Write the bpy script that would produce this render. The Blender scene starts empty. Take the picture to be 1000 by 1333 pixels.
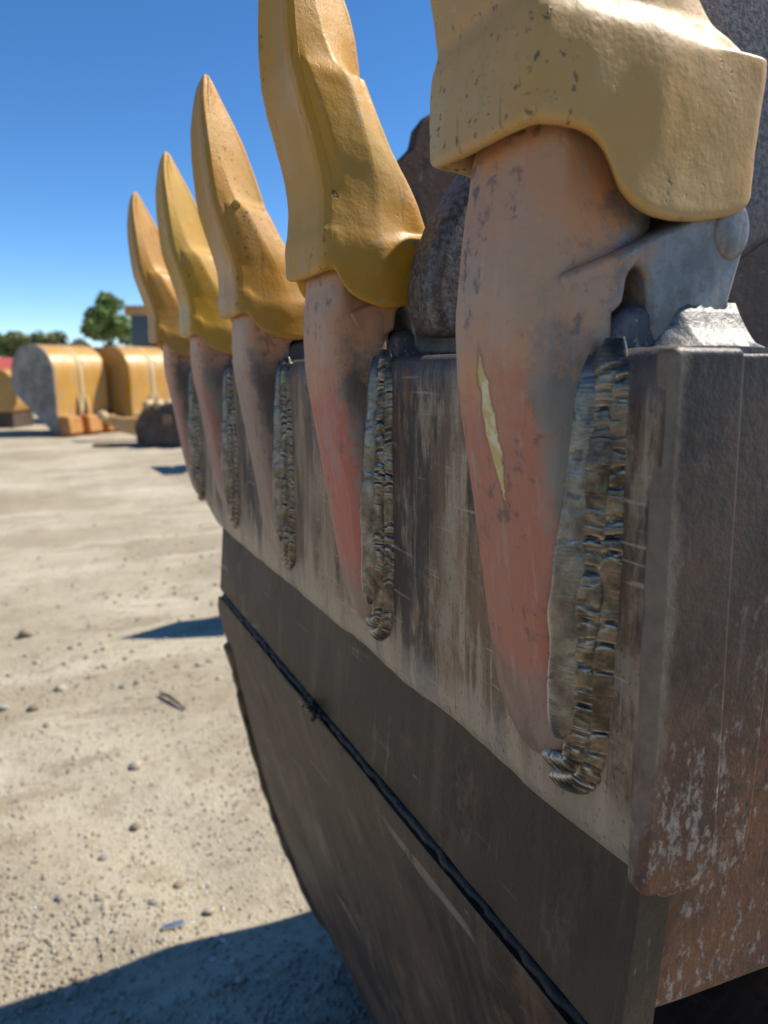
import bpy, bmesh, math, random
import numpy as np
from mathutils import Vector, noise, Matrix
R = math.radians
rnd = random.Random(7)
SC = bpy.context.scene
COL = SC.collection
EYE = 1.62                                   # eye height above the yard (m)

# ------------------------------------------------------------------ camera
cam_d = bpy.data.cameras.new('camera')
cam = bpy.data.objects.new('camera', cam_d); COL.objects.link(cam)
cam.location = (0, 0, EYE)
cam.rotation_euler = (R(90 - 10.96), 0, R(-24.93))
cam_d.sensor_fit = 'VERTICAL'; cam_d.sensor_height = 36.0; cam_d.sensor_width = 27.0
cam_d.lens = 26.0
cam_d.clip_start = 0.02; cam_d.clip_end = 3000
cam_d.dof.use_dof = True; cam_d.dof.focus_distance = 0.56; cam_d.dof.aperture_fstop = 6.6
SC.camera = cam

# ------------------------------------------------------------------ world + sun
SUN = Vector((0.90, -0.05, 1.0)).normalized()          # towards the sun
el = math.asin(SUN.z); az = math.atan2(SUN.x, SUN.y)
w = bpy.data.worlds.new('World'); SC.world = w; w.use_nodes = True
nt = w.node_tree
bg = nt.nodes['Background']
sky = nt.nodes.new('ShaderNodeTexSky'); sky.sky_type = 'NISHITA'; sky.sun_disc = False
sky.sun_elevation = el; sky.sun_rotation = az
sky.altitude = 2000; sky.air_density = 0.8; sky.dust_density = 0.0; sky.ozone_density = 3.0
hs = nt.nodes.new('ShaderNodeHueSaturation'); hs.inputs['Saturation'].default_value = 1.22
nt.links.new(sky.outputs[0], hs.inputs['Color']); nt.links.new(hs.outputs[0], bg.inputs[0]); bg.inputs[1].default_value = 0.12
sd = bpy.data.lights.new('sun', 'SUN'); sd.energy = 4.6; sd.angle = R(0.53); sd.color = (1.0, 0.93, 0.80)
so = bpy.data.objects.new('sun', sd); COL.objects.link(so); so.location = (6, 0, 9)
so.rotation_euler = SUN.to_track_quat('Z', 'Y').to_euler()
SC.view_settings.view_transform = 'Standard'; SC.view_settings.look = 'None'
SC.view_settings.gamma = 1.0; SC.view_settings.use_curve_mapping = False
SC.view_settings.exposure = 0.64
SC.render.engine = 'CYCLES'
SC.cycles.max_bounces = 6

# ------------------------------------------------------------------ helpers
def tag(o, label=None, cat=None, group=None, kind=None):
    if label: o['label'] = label
    if cat: o['category'] = cat
    if group: o['group'] = group
    if kind: o['kind'] = kind
    return o
def empty(name, loc=(0, 0, 0), rz=0, parent=None):
    o = bpy.data.objects.new(name, None); COL.objects.link(o)
    o.location = loc; o.rotation_euler = (0, 0, rz); o.empty_display_size = .05
    o.parent = parent
    return o
def link(name, me, mat=None, parent=None, smooth=True):
    o = bpy.data.objects.new(name, me); COL.objects.link(o)
    if mat and not me.materials: me.materials.append(mat)
    o.parent = parent
    if smooth and len(me.polygons):
        me.polygons.foreach_set('use_smooth', [True] * len(me.polygons))
    return o
def mesh(name, V, Fc):
    me = bpy.data.meshes.new(name); me.from_pydata([tuple(v) for v in V], [], [tuple(f) for f in Fc])
    bm = bmesh.new(); bm.from_mesh(me); bmesh.ops.recalc_face_normals(bm, faces=bm.faces[:]); bm.to_mesh(me); bm.free()
    me.update(); return me
def subsurf(o, n=2):
    m = o.modifiers.new('sub', 'SUBSURF'); m.levels = n; m.render_levels = n; return o
def bevel(o, wd=.004, seg=2):
    m = o.modifiers.new('bevel', 'BEVEL'); m.width = wd; m.segments = seg; m.limit_method = 'ANGLE'; m.angle_limit = R(32)
    wn = o.modifiers.new('wn', 'WEIGHTED_NORMAL'); wn.weight = 100; wn.keep_sharp = True
    if len(o.data.polygons): o.data.polygons.foreach_set('use_smooth', [True] * len(o.data.polygons))
    return o
_tex = {}
def displace(o, strength, size, kind='CLOUDS', depth=2):
    k = (size, depth)
    if k not in _tex:
        t = bpy.data.textures.new('clouds', 'CLOUDS'); t.noise_scale = size; t.noise_depth = depth; _tex[k] = t
    m = o.modifiers.new('disp', 'DISPLACE'); m.texture = _tex[k]; m.strength = strength; m.mid_level = .5
    m.texture_coords = 'LOCAL'; return o
class MB:
    def __init__(s): s.V = []; s.F = []
    def add(s, V, F):
        n = len(s.V); s.V += [tuple(v) for v in V]; s.F += [tuple(i + n for i in f) for f in F]; return s
    def box(s, x0, x1, y0, y1, z0, z1):
        return s.add([(x0, y0, z0), (x1, y0, z0), (x1, y1, z0), (x0, y1, z0), (x0, y0, z1), (x1, y0, z1), (x1, y1, z1), (x0, y1, z1)],
                     [(0, 3, 2, 1), (4, 5, 6, 7), (0, 1, 5, 4), (1, 2, 6, 5), (2, 3, 7, 6), (3, 0, 4, 7)])
    def loft(s, rings, cap0=True, cap1=True, closed=True):
        n = len(rings[0]); V = [p for r in rings for p in r]; F = []
        for a in range(len(rings) - 1):
            for i in range(n if closed else n - 1):
                j = (i + 1) % n
                F.append((a * n + i, a * n + j, (a + 1) * n + j, (a + 1) * n + i))
        if cap0: F.append(tuple(range(n - 1, -1, -1)))
        if cap1: F.append(tuple((len(rings) - 1) * n + i for i in range(n)))
        return s.add(V, F)
    def prism(s, poly, a, b, axis='y'):
        f = {'y': lambda p, t: (p[0], t, p[1]), 'x': lambda p, t: (t, p[0], p[1]), 'z': lambda p, t: (p[0], p[1], t)}[axis]
        return s.loft([[f(p, a) for p in poly], [f(p, b) for p in poly]])
    def tube(s, pts, r, n=10):
        pts = [Vector(p) for p in pts]; rings = []
        for i, p in enumerate(pts):
            t = (pts[min(i + 1, len(pts) - 1)] - pts[max(i - 1, 0)]).normalized()
            u = t.cross(Vector((0, 0, 1)) if abs(t.z) < .9 else Vector((1, 0, 0))).normalized(); v = t.cross(u)
            rr = r[i] if isinstance(r, (list, tuple)) else r
            rings.append([p + (u * math.cos(6.2832 * k / n) + v * math.sin(6.2832 * k / n)) * rr for k in range(n)])
        return s.loft(rings)
    def build(s, name, mat, parent=None, smooth=True):
        return link(name, mesh(name, s.V, s.F), mat, parent, smooth)
def autosmooth(o, ang=35):
    bm = bmesh.new(); bm.from_mesh(o.data)
    for e in bm.edges:
        if len(e.link_faces) == 2 and e.calc_face_angle(0) > R(ang): e.smooth = False
    bm.to_mesh(o.data); bm.free(); return o
def interp(tab, x):
    xs = [t[0] for t in tab]
    return [float(np.interp(x, xs, [t[k] for t in tab])) for k in range(1, len(tab[0]))]

# ------------------------------------------------------------------ material kit
class Mat:
    def __init__(s, name, rough=.6, metal=0.0, spec=.4):
        s.m = bpy.data.materials.new(name); s.m.use_nodes = True; s.t = s.m.node_tree
        s.b = s.t.nodes['Principled BSDF']; s.b.inputs['Roughness'].default_value = rough
        s.b.inputs['Metallic'].default_value = metal; s.b.inputs['Specular IOR Level'].default_value = spec
        s.tc = s.t.nodes.new('ShaderNodeTexCoord'); s.co = s.tc.outputs['Object']; s._xyz = None
        s.bumps = None
    def n(s, k): return s.t.nodes.new(k)
    def lk(s, a, b): s.t.links.new(a, b)
    def put(s, sock, v):
        if hasattr(v, 'is_output') or hasattr(v, 'links'): s.lk(v, sock)
        else: sock.default_value = v if not isinstance(v, tuple) or len(v) == 4 else (*v, 1)
    def scaled(s, sc, rot=(0, 0, 0), loc=(0, 0, 0)):
        m = s.n('ShaderNodeMapping'); m.inputs['Scale'].default_value = sc; m.inputs['Rotation'].default_value = rot
        m.inputs['Location'].default_value = loc; s.lk(s.co, m.inputs[0]); return m.outputs[0]
    def noise(s, scale, detail=5, rough=.6, vec=None, dist=0):
        k = s.n('ShaderNodeTexNoise'); s.lk(vec or s.co, k.inputs['Vector']); k.inputs['Scale'].default_value = scale
        k.inputs['Detail'].default_value = detail; k.inputs['Roughness'].default_value = rough; k.inputs['Distortion'].default_value = dist
        return k.outputs['Fac']
    def voro(s, scale, vec=None, feat='F1', out='Distance'):
        k = s.n('ShaderNodeTexVoronoi'); k.feature = feat; s.lk(vec or s.co, k.inputs['Vector']); k.inputs['Scale'].default_value = scale
        return k.outputs[out]
    def ss(s, v, a, b, lo=0., hi=1.):
        k = s.n('ShaderNodeMapRange'); k.interpolation_type = 'SMOOTHSTEP'; s.put(k.inputs['Value'], v)
        k.inputs['From Min'].default_value = a; k.inputs['From Max'].default_value = b
        k.inputs['To Min'].default_value = lo; k.inputs['To Max'].default_value = hi; return k.outputs[0]
    def math(s, op, a, b=0.0, c=None):
        k = s.n('ShaderNodeMath'); k.operation = op; s.put(k.inputs[0], a); s.put(k.inputs[1], b)
        if c is not None: s.put(k.inputs[2], c)
        return k.outputs[0]
    def mul(s, a, b): return s.math('MULTIPLY', a, b)
    def add(s, a, b): return s.math('ADD', a, b)
    def mix(s, f, a, b):
        k = s.n('ShaderNodeMix'); k.data_type = 'RGBA'; s.put(k.inputs['Factor'], f); s.put(k.inputs['A'], a) if False else None
        s.put(k.inputs[6], a); s.put(k.inputs[7], b); return k.outputs[2]
    def xyz(s):
        if s._xyz is None:
            k = s.n('ShaderNodeSeparateXYZ'); s.lk(s.co, k.inputs[0]); s._xyz = k.outputs
        return s._xyz
    def point(s): return s.n('ShaderNodeNewGeometry').outputs['Pointiness']
    def bump(s, h, strength=.4, dist=.01):
        k = s.n('ShaderNodeBump'); k.inputs['Strength'].default_value = strength; k.inputs['Distance'].default_value = dist
        s.lk(h, k.inputs['Height'])
        if s.bumps is not None: s.lk(s.bumps, k.inputs['Normal'])
        s.bumps = k.outputs[0]; s.lk(s.bumps, s.b.inputs['Normal'])
    def done(s, col, rough=None, metal=None):
        s.put(s.b.inputs['Base Color'], col)
        if rough is not None: s.put(s.b.inputs['Roughness'], rough)
        if metal is not None: s.put(s.b.inputs['Metallic'], metal)
        return s.m

def yellow_paint(name, seed=0., base=(.56, .285, .035), dusty=(.50, .36, .17), chips=1.0):
    m = Mat(name, .46, 0, .32)
    v = m.scaled((1, 1, 1), loc=(seed, seed * .7, seed * 1.3))
    vz = m.scaled((1, 1, .35), loc=(seed, seed * .7, seed * 1.3))
    big = m.noise(9, 4, .6, v)
    c = m.mix(m.mul(m.ss(big, .40, .72), .75), base, dusty)
    c = m.mix(m.mul(m.ss(m.noise(34, 5, .7, vz), .52, .75), .55), c, (.34, .215, .075))
    c = m.mix(m.mul(m.ss(m.noise(5, 3, .5, v), .45, .62), .35), c, (.47, .235, .03))
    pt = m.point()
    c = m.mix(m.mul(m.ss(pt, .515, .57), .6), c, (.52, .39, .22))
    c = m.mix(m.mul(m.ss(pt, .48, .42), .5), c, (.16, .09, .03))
    zone = m.ss(m.noise(13, 4, .6, vz), .49, .58)
    spk = m.ss(m.noise(150, 3, .65, v), .60, .66)
    sp2 = m.ss(m.noise(62, 4, .6, v), .70, .74)
    chip = m.math('MAXIMUM', m.mul(spk, zone), m.mul(sp2, m.ss(m.noise(8, 3, .5, v), .48, .56)))
    chip = m.mul(chip, chips)
    c = m.mix(m.mul(chip, .8), c, (.075, .055, .045))
    rub = m.mul(m.ss(m.add(pt, m.mul(m.noise(45, 7, .75, v), .20)), .622, .640), .75)
    c = m.mix(rub, c, m.mix(m.noise(90, 4, .6), (.27, .165, .055), (.52, .39, .20)))
    big2 = m.ss(m.noise(20, 7, .72, vz), .635, .655)
    c = m.mix(m.mul(big2, .7), c, m.mix(m.noise(50, 4, .6), (.21, .12, .05), (.30, .23, .15)))
    scr = m.ss(m.noise(1, 2, .5, m.scaled((130, 130, 8), rot=(.1, .25, 0), loc=(seed, 0, 0))), .69, .73)
    c = m.mix(m.mul(scr, .6), c, (.19, .11, .05))
    h = m.add(m.mul(m.noise(60, 6, .65, v), .6), m.mul(m.noise(260, 3, .6, v), .25))
    h = m.math('SUBTRACT', h, m.add(m.mul(chip, .5), m.mul(big2, .25)))
    m.bump(h, .28, .004)
    return m.done(c, m.ss(big, .3, .7, .42, .70))
YEL = [yellow_paint('worn_yellow_paint_%d' % i, s, b, d) for i, (s, b, d) in enumerate([
    (0., (.45, .255, .075), (.46, .345, .20)), (3.1, (.47, .225, .014), (.42, .26, .07)), (6.7, (.46, .21, .018), (.42, .255, .08)),
    (9.2, (.49, .25, .014), (.44, .28, .07)), (12.9, (.46, .21, .024), (.42, .265, .10))])]

def adapter_paint(name, seed, red, grey, chip_mark=False):
    m = Mat(name, .5, 0, .4)
    v = m.scaled((1, 1, 1), loc=(seed, seed, seed)); vz = m.scaled((1, 1, .25), loc=(seed, seed, seed))
    x, y, z = m.xyz()
    nz = m.noise(26, 9, .78, v); wob = m.math('MULTIPLY_ADD', nz, .19, -.095)
    top = m.mix(m.ss(m.noise(16, 4, .6, v), .4, .66), (.50, .225, .100), (.42, .25, .145))
    low = m.mix(m.ss(m.noise(12, 5, .6, vz), .38, .66), red, tuple(a * .62 + b * .38 for a, b in zip(red, (.34, .20, .14))))
    c = m.mix(m.ss(m.add(z, wob), .025, -.050), top, low)
    gd = m.ss(m.noise(17, 8, .75, m.scaled((1, 1, .45), loc=(seed, 2, seed))), .50, .62); c = m.mix(m.mul(gd, .45), c, (.30, .225, .175))
    sm = m.mul(m.ss(m.noise(90, 4, .65, v), .53, .66), m.ss(m.noise(14, 3, .5, v), .46, .58))
    c = m.mix(m.mul(sm, .75), c, (.10, .07, .06))
    steel = m.mix(m.ss(m.noise(30, 5, .6, vz), .35, .7), (.115, .088, .070), (.25, .205, .165))
    tip = m.ss(m.add(z, m.mul(wob, .8)), -.180, -.215)
    side = m.mul(m.ss(m.add(y, m.mul(wob, .22)), -.0385, -.0460), m.ss(m.add(z, m.mul(wob, .8)), .045, -.015))
    back = m.ss(m.add(x, wob), .295, .330)
    g = m.math('MAXIMUM', m.mul(tip, .75), m.math('MAXIMUM', side, back)); g = m.math('MAXIMUM', g, m.mul(m.ss(m.noise(10, 5, .65, vz), .60, .68), grey))
    tint = m.mul(m.ss(m.noise(18, 3, .5, v), .45, .7), m.ss(z, -.06, .05))
    steel = m.mix(m.mul(tint, .5), steel, (.09, .09, .105))
    steel = m.mix(m.mul(back, .75), steel, m.mix(m.ss(m.noise(28, 6, .7, v), .36, .66), (.15, .135, .125), (.31, .295, .28)))
    c = m.mix(g, c, steel)
    flake = m.ss(m.add(m.noise(52, 7, .75, v), m.mul(m.ss(m.noise(9, 3, .5, v), .4, .7), .10)), .655, .672)
    c = m.mix(m.mul(flake, .85), c, m.mix(m.noise(60, 4, .6), (.13, .085, .065), (.24, .17, .13)))
    scrat = m.ss(m.noise(1, 2, .5, m.scaled((160, 160, 7), rot=(.12, .1, 0), loc=(seed, 0, 0))), .69, .73)
    c = m.mix(m.mul(scrat, .6), c, (.10, .06, .045))
    streak = m.ss(m.noise(150, 3, .6, m.scaled((1, 1, .06))), .56, .70)
    c = m.mix(m.mul(streak, .25), c, (.46, .33, .26))
    rough = m.ss(g, 0, 1, .55, .44); metal = m.mul(g, .3)
    h = m.add(m.mul(m.noise(70, 6, .65, v), .6), m.mul(m.noise(300, 3, .6, v), .25))
    if chip_mark:      # long paint chip in the front of the strap
        zc = m.math('SUBTRACT', z, -.035)
        t = m.math('DIVIDE', zc, .044)
        half = m.mul(m.math('SUBTRACT', 1.0, m.mul(t, t)), .0062)
        ctr = m.math('MULTIPLY_ADD', t, .006, -.003)
        d = m.math('SUBTRACT', m.math('ABSOLUTE', m.math('SUBTRACT', m.add(y, m.math('MULTIPLY_ADD', m.noise(60, 4, .6), .012, -.006)), ctr)), half)
        k = m.ss(d, .0012, -.0008)
        chipc = m.mix(m.ss(m.noise(120, 3, .6), .4, .65), (.52, .37, .12), (.64, .54, .33))
        rim = m.ss(d, .004, .0008)
        c = m.mix(m.mul(rim, .6), c, (.24, .085, .04)); c = m.mix(k, c, chipc)
        h = m.math('SUBTRACT', h, m.mul(k, 1.2))
    m.bump(h, .35, .004)
    return m.done(c, rough, metal)
ADP = [adapter_paint('adapter_paint_%d' % i, *a) for i, a in enumerate([
    (1.3, (.40, .125, .070), .25, True), (4.4, (.42, .105, .065), .3), (8.1, (.27, .16, .115), .55),
    (11.7, (.32, .11, .075), .35), (15.2, (.31, .12, .085), .35)])]

def lip_steel():
    m = Mat('worn_lip_steel', .46, .15, .35)
    v = m.co; vz = m.scaled((14, 60, 6)); vz2 = m.scaled((6, 26, 2.2))
    x, y, z = m.xyz()
    st = m.noise(1, 6, .68, vz); st2 = m.noise(1, 6, .65, vz2)
    c = m.mix(m.ss(st2, .38, .62), (.095, .054, .031), (.25, .170, .105))
    c = m.mix(m.mul(m.ss(st, .52, .61), .6), c, (.40, .30, .205))
    c = m.mix(m.mul(m.ss(st, .46, .38), .55), c, (.06, .04, .028))
    bl = m.noise(24, 7, .75, m.scaled((1, 1, .55), loc=(2, 5, 1)))
    c = m.mix(m.mul(m.ss(bl, .50, .60), .6), c, (.30, .235, .17))
    c = m.mix(m.mul(m.ss(bl, .46, .38), .6), c, (.085, .052, .035))
    dark = m.ss(m.noise(13, 7, .72, m.scaled((1, 1, .28))), .50, .60)
    c = m.mix(m.mul(dark, .92), c, (.048, .030, .021))
    rust = m.ss(m.noise(13, 5, .7, m.scaled((1, 1, .3), loc=(4, 2, 1))), .58, .66)
    c = m.mix(m.mul(rust, .6), c, (.17, .075, .035))
    edge = m.ss(m.add(z, m.math('MULTIPLY_ADD', m.noise(25, 4, .6), .06, -.03)), -.235, -.285)
    c = m.mix(m.mul(edge, .65), c, (.37, .30, .22))
    burnt = m.ss(m.add(z, m.math('MULTIPLY_ADD', m.noise(20, 4, .6), .05, -.025)), -.03, .012)
    c = m.mix(m.mul(burnt, .7), c, (.085, .085, .10))
    for q_, (sc_, rt_) in enumerate([((210, 260, 7), (.10, 0, 0)), ((210, 14, 240), (.25, 0, 0)), ((210, 200, 10), (-.4, 0, 0))]):
        ln = m.ss(m.noise(1, 2, .5, m.scaled(sc_, rot=rt_, loc=(q_, q_, 3))), .64, .69)
        c = m.mix(m.mul(m.mul(ln, m.ss(m.noise(7 + q_, 4, .6), .42, .6)), .55), c, ((.40, .33, .26), (.40, .33, .26), (.05, .034, .026))[q_])
    pit = m.ss(m.noise(230, 3, .6, v), .60, .68)
    c = m.mix(m.mul(pit, .5), c, (.03, .022, .018))
    h = m.add(m.mul(st, .5), m.add(m.mul(m.noise(120, 5, .65), .5), m.mul(dark, .25)))
    m.bump(h, .45, .004)
    return m.done(c, m.ss(dark, 0, 1, .46, .68), m.ss(dark, 0, 1, .2, .02))
LIP = lip_steel()

def dark_plate(name, c0, c1, c2, seed=0., rust=.4, rough=(.50, .70), streak_rot=0.0, metal=.05):
    m = Mat(name, .5, metal, .3)
    v = m.scaled((1, 1, 1), loc=(seed, seed, seed)); vs = m.scaled((5, 34, 3.2), rot=(streak_rot, 0, 0), loc=(seed, 0, 0))
    a = m.noise(4.5, 6, .65, v); s1 = m.noise(1, 6, .65, vs)
    c = m.mix(m.ss(a, .36, .66), c0, c1)
    c = m.mix(m.mul(m.ss(s1, .50, .68), .45), c, c2)
    c = m.mix(m.mul(m.ss(m.noise(7, 5, .7, v), .58, .68), rust), c, (.17, .080, .033))
    scr = m.ss(m.noise(1, 2, .5, m.scaled((120, 3.5, 40), rot=(.6, 0, .2), loc=(seed, 1, 2))), .68, .73)
    c = m.mix(m.mul(scr, .5), c, (.30, .24, .18))
    sc2 = m.ss(m.noise(1, 4, .6, m.scaled((9, 9, 34), rot=(.25, 0, 0), loc=(seed + 3, 1, 2))), .70, .75)
    c = m.mix(m.mul(sc2, .6), c, (.32, .26, .19))
    dust = m.ss(m.noise(6.5, 7, .75, m.scaled((1, 1, .7), loc=(seed + 2, 3, 1))), .545, .64)
    c = m.mix(m.mul(dust, .5), c, (.175, .128, .085))
    grim = m.ss(m.noise(15, 7, .75, m.scaled((1, 1, .6), loc=(seed + 6, 1, 4))), .56, .62)
    c = m.mix(m.mul(grim, .7), c, (.026, .018, .013))
    for q_, (sc_, rt_, st_) in enumerate([((210, 60, 5), (.5, 0, 0), .55), ((210, 260, 7), (.12, 0, 0), .45), ((200, 12, 260), (.2, 0, 0), .35), ((200, 7, 150), (-.35, 0, 0), .3)]):
        ln = m.ss(m.noise(1, 2, .5, m.scaled(sc_, rot=rt_, loc=(seed + q_, q_, 1))), .655, .70)
        c = m.mix(m.mul(m.mul(ln, m.ss(m.noise(4 + q_, 5, .7, v), .50, .64)), st_ * .6), c, (.24, .18, .125))
    pit = m.ss(m.noise(170, 4, .65, v), .58, .70)
    c = m.mix(m.mul(pit, .45), c, (.022, .017, .014))
    h = m.add(m.mul(m.noise(45, 6, .7, v), .7), m.mul(m.noise(230, 4, .65, v), .35))
    m.bump(h, .5, .004)
    return m.done(c, m.ss(a, .3, .7, rough[0], rough[1]))
BAND = dark_plate('dark_wear_plate', (.034, .022, .0145), (.070, .046, .029), (.12, .081, .050), 0, .25)
SHELL = dark_plate('dark_shell_plate', (.040, .025, .016), (.088, .056, .034), (.15, .098, .056), 5.3, .45)
EDGE = dark_plate('rubbed_shell_edge', (.09, .062, .038), (.20, .14, .078), (.30, .22, .13), 2.3, .8)
INNER = dark_plate('brown_inner_plate', (.055, .036, .026), (.10, .062, .042), (.14, .10, .075), 7.7, .6)
RUSTY = dark_plate('rusty_plate', (.062, .034, .023), (.125, .058, .032), (.19, .085, .042), 9.9, .9, (.6, .75))

def speckled():
    m = Mat('pitted_grey_steel', .55, .3, .5)
    a = m.noise(190, 4, .7); b = m.noise(12, 4, .6)
    c = m.mix(m.ss(a, .36, .66), (.06, .045, .036), (.19, .165, .145))
    c = m.mix(m.mul(m.ss(b, .5, .68), .65), c, (.15, .08, .05))
    m.bump(a, .22, .003)
    return m.done(c)
SPECK = speckled()

def end_face():
    m = Mat('blotched_end_plate', .5, .05, .4)
    x, y, z = m.xyz()
    vz = m.scaled((120, 120, 62)); a = m.add(m.noise(1, 6, .75, vz), m.mul(m.ss(m.noise(11, 5, .7), .40, .65), .10)); b = m.noise(9, 6, .7)
    rust = m.mix(m.ss(b, .38, .64), (.065, .028, .018), (.16, .062, .026))
    rust = m.mix(m.mul(m.ss(a, .56, .66), .75), rust, (.32, .27, .225))
    rust = m.mix(m.mul(m.ss(m.noise(95, 6, .75), .51, .62), .75), rust, (.045, .024, .018))
    dk = m.mix(m.ss(m.noise(14, 5, .6, m.scaled((1, 1, .25))), .42, .68), (.020, .013, .010), (.056, .037, .027))
    scr = m.ss(m.noise(1, 2, .5, m.scaled((60, 60, 5), rot=(0, .35, 0))), .68, .74)
    dk = m.mix(m.mul(scr, .5), dk, (.22, .19, .16))
    dk = m.mix(m.mul(m.ss(m.noise(8, 6, .7), .48, .62), .8), dk, (.085, .045, .030))
    wx = m.mul(m.ss(m.add(x, m.math('MULTIPLY_ADD', m.noise(22, 7, .75, m.scaled((1, 1, .45))), .050, -.025)), .3085, .298), .75)
    k = m.ss(m.add(z, m.math('MULTIPLY_ADD', m.noise(9, 6, .7), .34, -.17)), -.27, -.11)
    c = m.mix(k, rust, dk)
    c = m.mix(m.mul(wx, m.ss(z, -.40, -.33)), c, m.mix(m.noise(80, 5, .7), (.075, .05, .035), (.30, .23, .165)))
    m.bump(m.add(m.mul(a, .3), m.noise(110, 5, .65)), .5, .003)
    return m.done(c, m.ss(k, 0, 1, .62, .48))
ENDF = end_face()

def simple(name, c0, c1, sc=20, rough=.6, metal=0., bump=.3, spec=.4):
    m = Mat(name, rough, metal, spec); a = m.noise(sc, 5, .65); m.bump(a, bump, .01)
    return m.done(m.mix(m.ss(a, .35, .65), c0, c1))
def weld_mat(name, c0, c1, glint, seed=0.):
    m = Mat(name, .36, .65, .5)
    v = m.scaled((1, 1, 1), loc=(seed, 0, seed))
    a = m.noise(40, 5, .65, v); b = m.noise(14, 4, .6, v)
    c = m.mix(m.ss(a, .38, .66), c0, c1)
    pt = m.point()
    c = m.mix(m.mul(m.ss(pt, .51, .56), .8), c, glint)  # glints painted into the colour along the bead crowns
    c = m.mix(m.mul(m.ss(pt, .495, .45), .9), c, (.018, .016, .016))  # crevice shade painted into the colour between ripples and passes
    c = m.mix(m.mul(m.ss(b, .56, .70), .3), c, (.15, .105, .07))
    rs = m.ss(m.noise(26, 6, .7, v), .55, .64); c = m.mix(m.mul(rs, .3), c, (.12, .07, .04))
    sl = m.ss(m.noise(75, 5, .7, v), .56, .62); c = m.mix(m.mul(sl, .4), c, (.03, .024, .02))
    x, y, z = m.xyz()
    ph = m.math('MULTIPLY_ADD', m.noise(55, 4, .6, v), 9.0, m.mul(z, 2500.0)); rip = m.math('SINE', ph)
    rip = m.mul(rip, m.ss(m.noise(18, 3, .5, v), .35, .6))
    m.bump(m.add(m.mul(rip, .03), m.add(a, m.mul(m.noise(220, 4, .65, v), .3))), .30, .003)
    return m.done(c, m.ss(m.add(m.mul(b, .6), m.mul(sl, .3)), .2, .7, .22, .52))
WELD = weld_mat('fresh_weld_metal', (.050, .037, .026), (.175, .135, .095), (.56, .49, .39))
WELDS = weld_mat('smooth_cap_weld', (.085, .074, .062), (.225, .202, .172), (.60, .57, .51), 4)
SEAM = simple('dark_seam_weld', (.012, .011, .012), (.038, .031, .027), 45, .62, .1, .5, .35)

def overspray():
    m = Mat('silver_overspray', .5, .1, .4); a = m.noise(30, 6, .7); b = m.noise(110, 5, .7)
    c = m.mix(m.ss(a, .38, .64), (.13, .118, .108), (.25, .235, .22)); c = m.mix(m.mul(m.ss(b, .52, .62), .7), c, (.085, .07, .06))
    m.bump(m.add(a, m.mul(b, .6)), .4, .004); return m.done(c)
OVERSPRAY = overspray()

def ground_mat():
    m = Mat('dry_yard_dirt', .92, 0, .15)
    big = m.noise(.55, 6, .6); tr = m.noise(1, 5, .6, m.scaled((.35, 2.2, 1), rot=(0, 0, .5)))
    fine = m.noise(28, 7, .72); mid = m.noise(5, 6, .65)
    c = m.mix(m.ss(big, .36, .66), (.36, .30, .21), (.50, .435, .325))
    c = m.mix(m.mul(m.ss(tr, .50, .68), .55), c, (.57, .51, .39))
    c = m.mix(m.mul(m.ss(mid, .52, .68), .5), c, (.25, .195, .13))
    c = m.mix(m.mul(m.ss(fine, .50, .66), .5), c, (.22, .175, .12))
    dmp = m.ss(m.noise(1.4, 7, .7, m.scaled((.7, 1.8, 1), rot=(0, 0, .5), loc=(3, 1, 0))), .54, .64); c = m.mix(m.mul(dmp, .55), c, (.225, .175, .115))
    pale = m.ss(m.noise(.9, 7, .72, m.scaled((.6, 1.6, 1), rot=(0, 0, .45), loc=(7, 4, 0))), .52, .66); c = m.mix(m.mul(pale, .55), c, (.60, .545, .43))
    pe = m.voro(70); c = m.mix(m.mul(m.ss(pe, .30, .16), m.ss(m.noise(3, 4, .6), .48, .6)), c, (.43, .385, .31))
    h = m.add(m.mul(fine, .8), m.mul(m.ss(pe, .5, .1), .25)); h = m.add(h, m.mul(m.noise(120, 4, .7), .3))
    m.bump(h, .7, .02)
    return m.done(c)
GROUND = ground_mat()
STONE = [simple('pale_stone', (.32, .27, .20), (.44, .39, .31), 40, .85), simple('brown_stone', (.22, .17, .12), (.32, .26, .19), 40, .85),
         simple('grey_stone', (.25, .23, .195), (.37, .345, .30), 40, .85)]
def far_yellow():
    m = Mat('bucket_yellow', .38, 0, .5); a = m.noise(1.2, 6, .7); b = m.noise(2.5, 6, .7, m.scaled((2.2, 2.2, .5)))
    c = m.mix(m.ss(a, .35, .65), (.47, .225, .025), (.54, .285, .05))
    c = m.mix(m.mul(m.ss(b, .46, .60), .7), c, (.36, .26, .14)); c = m.mix(m.mul(m.ss(b, .62, .70), .7), c, (.14, .09, .05))
    z = m.xyz()[2]; c = m.mix(m.mul(m.ss(m.add(z, m.mul(a, .8)), 1.1, .4), .55), c, (.40, .32, .22))
    return m.done(c, m.ss(b, .4, .7, .32, .6))
FARYEL = far_yellow()
FARORANGE = simple('tooth_orange', (.36, .15, .035), (.50, .23, .06), 2.2, .55)
FARGREY = simple('dusty_grey_plate', (.15, .135, .105), (.31, .285, .235), 1.6, .7)
FARSTRIP = simple('pale_weld_strip', (.50, .36, .17), (.55, .42, .24), 6, .6)
DKSTEEL = simple('dark_brown_steel', (.05, .038, .03), (.10, .07, .05), 8, .6)
BROWNST = simple('dusty_brown_steel', (.13, .085, .05), (.22, .15, .09), 8, .7)
NAVY = simple('dark_glass', (.008, .011, .02), (.012, .016, .028), 3, .12, 0, 0, .6)
REDP = simple('faded_red_paint', (.33, .05, .045), (.40, .085, .07), 3, .5)
GLINT = simple('bright_metal', (.55, .58, .62), (.72, .74, .76), 60, .28, .9, .5)
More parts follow.
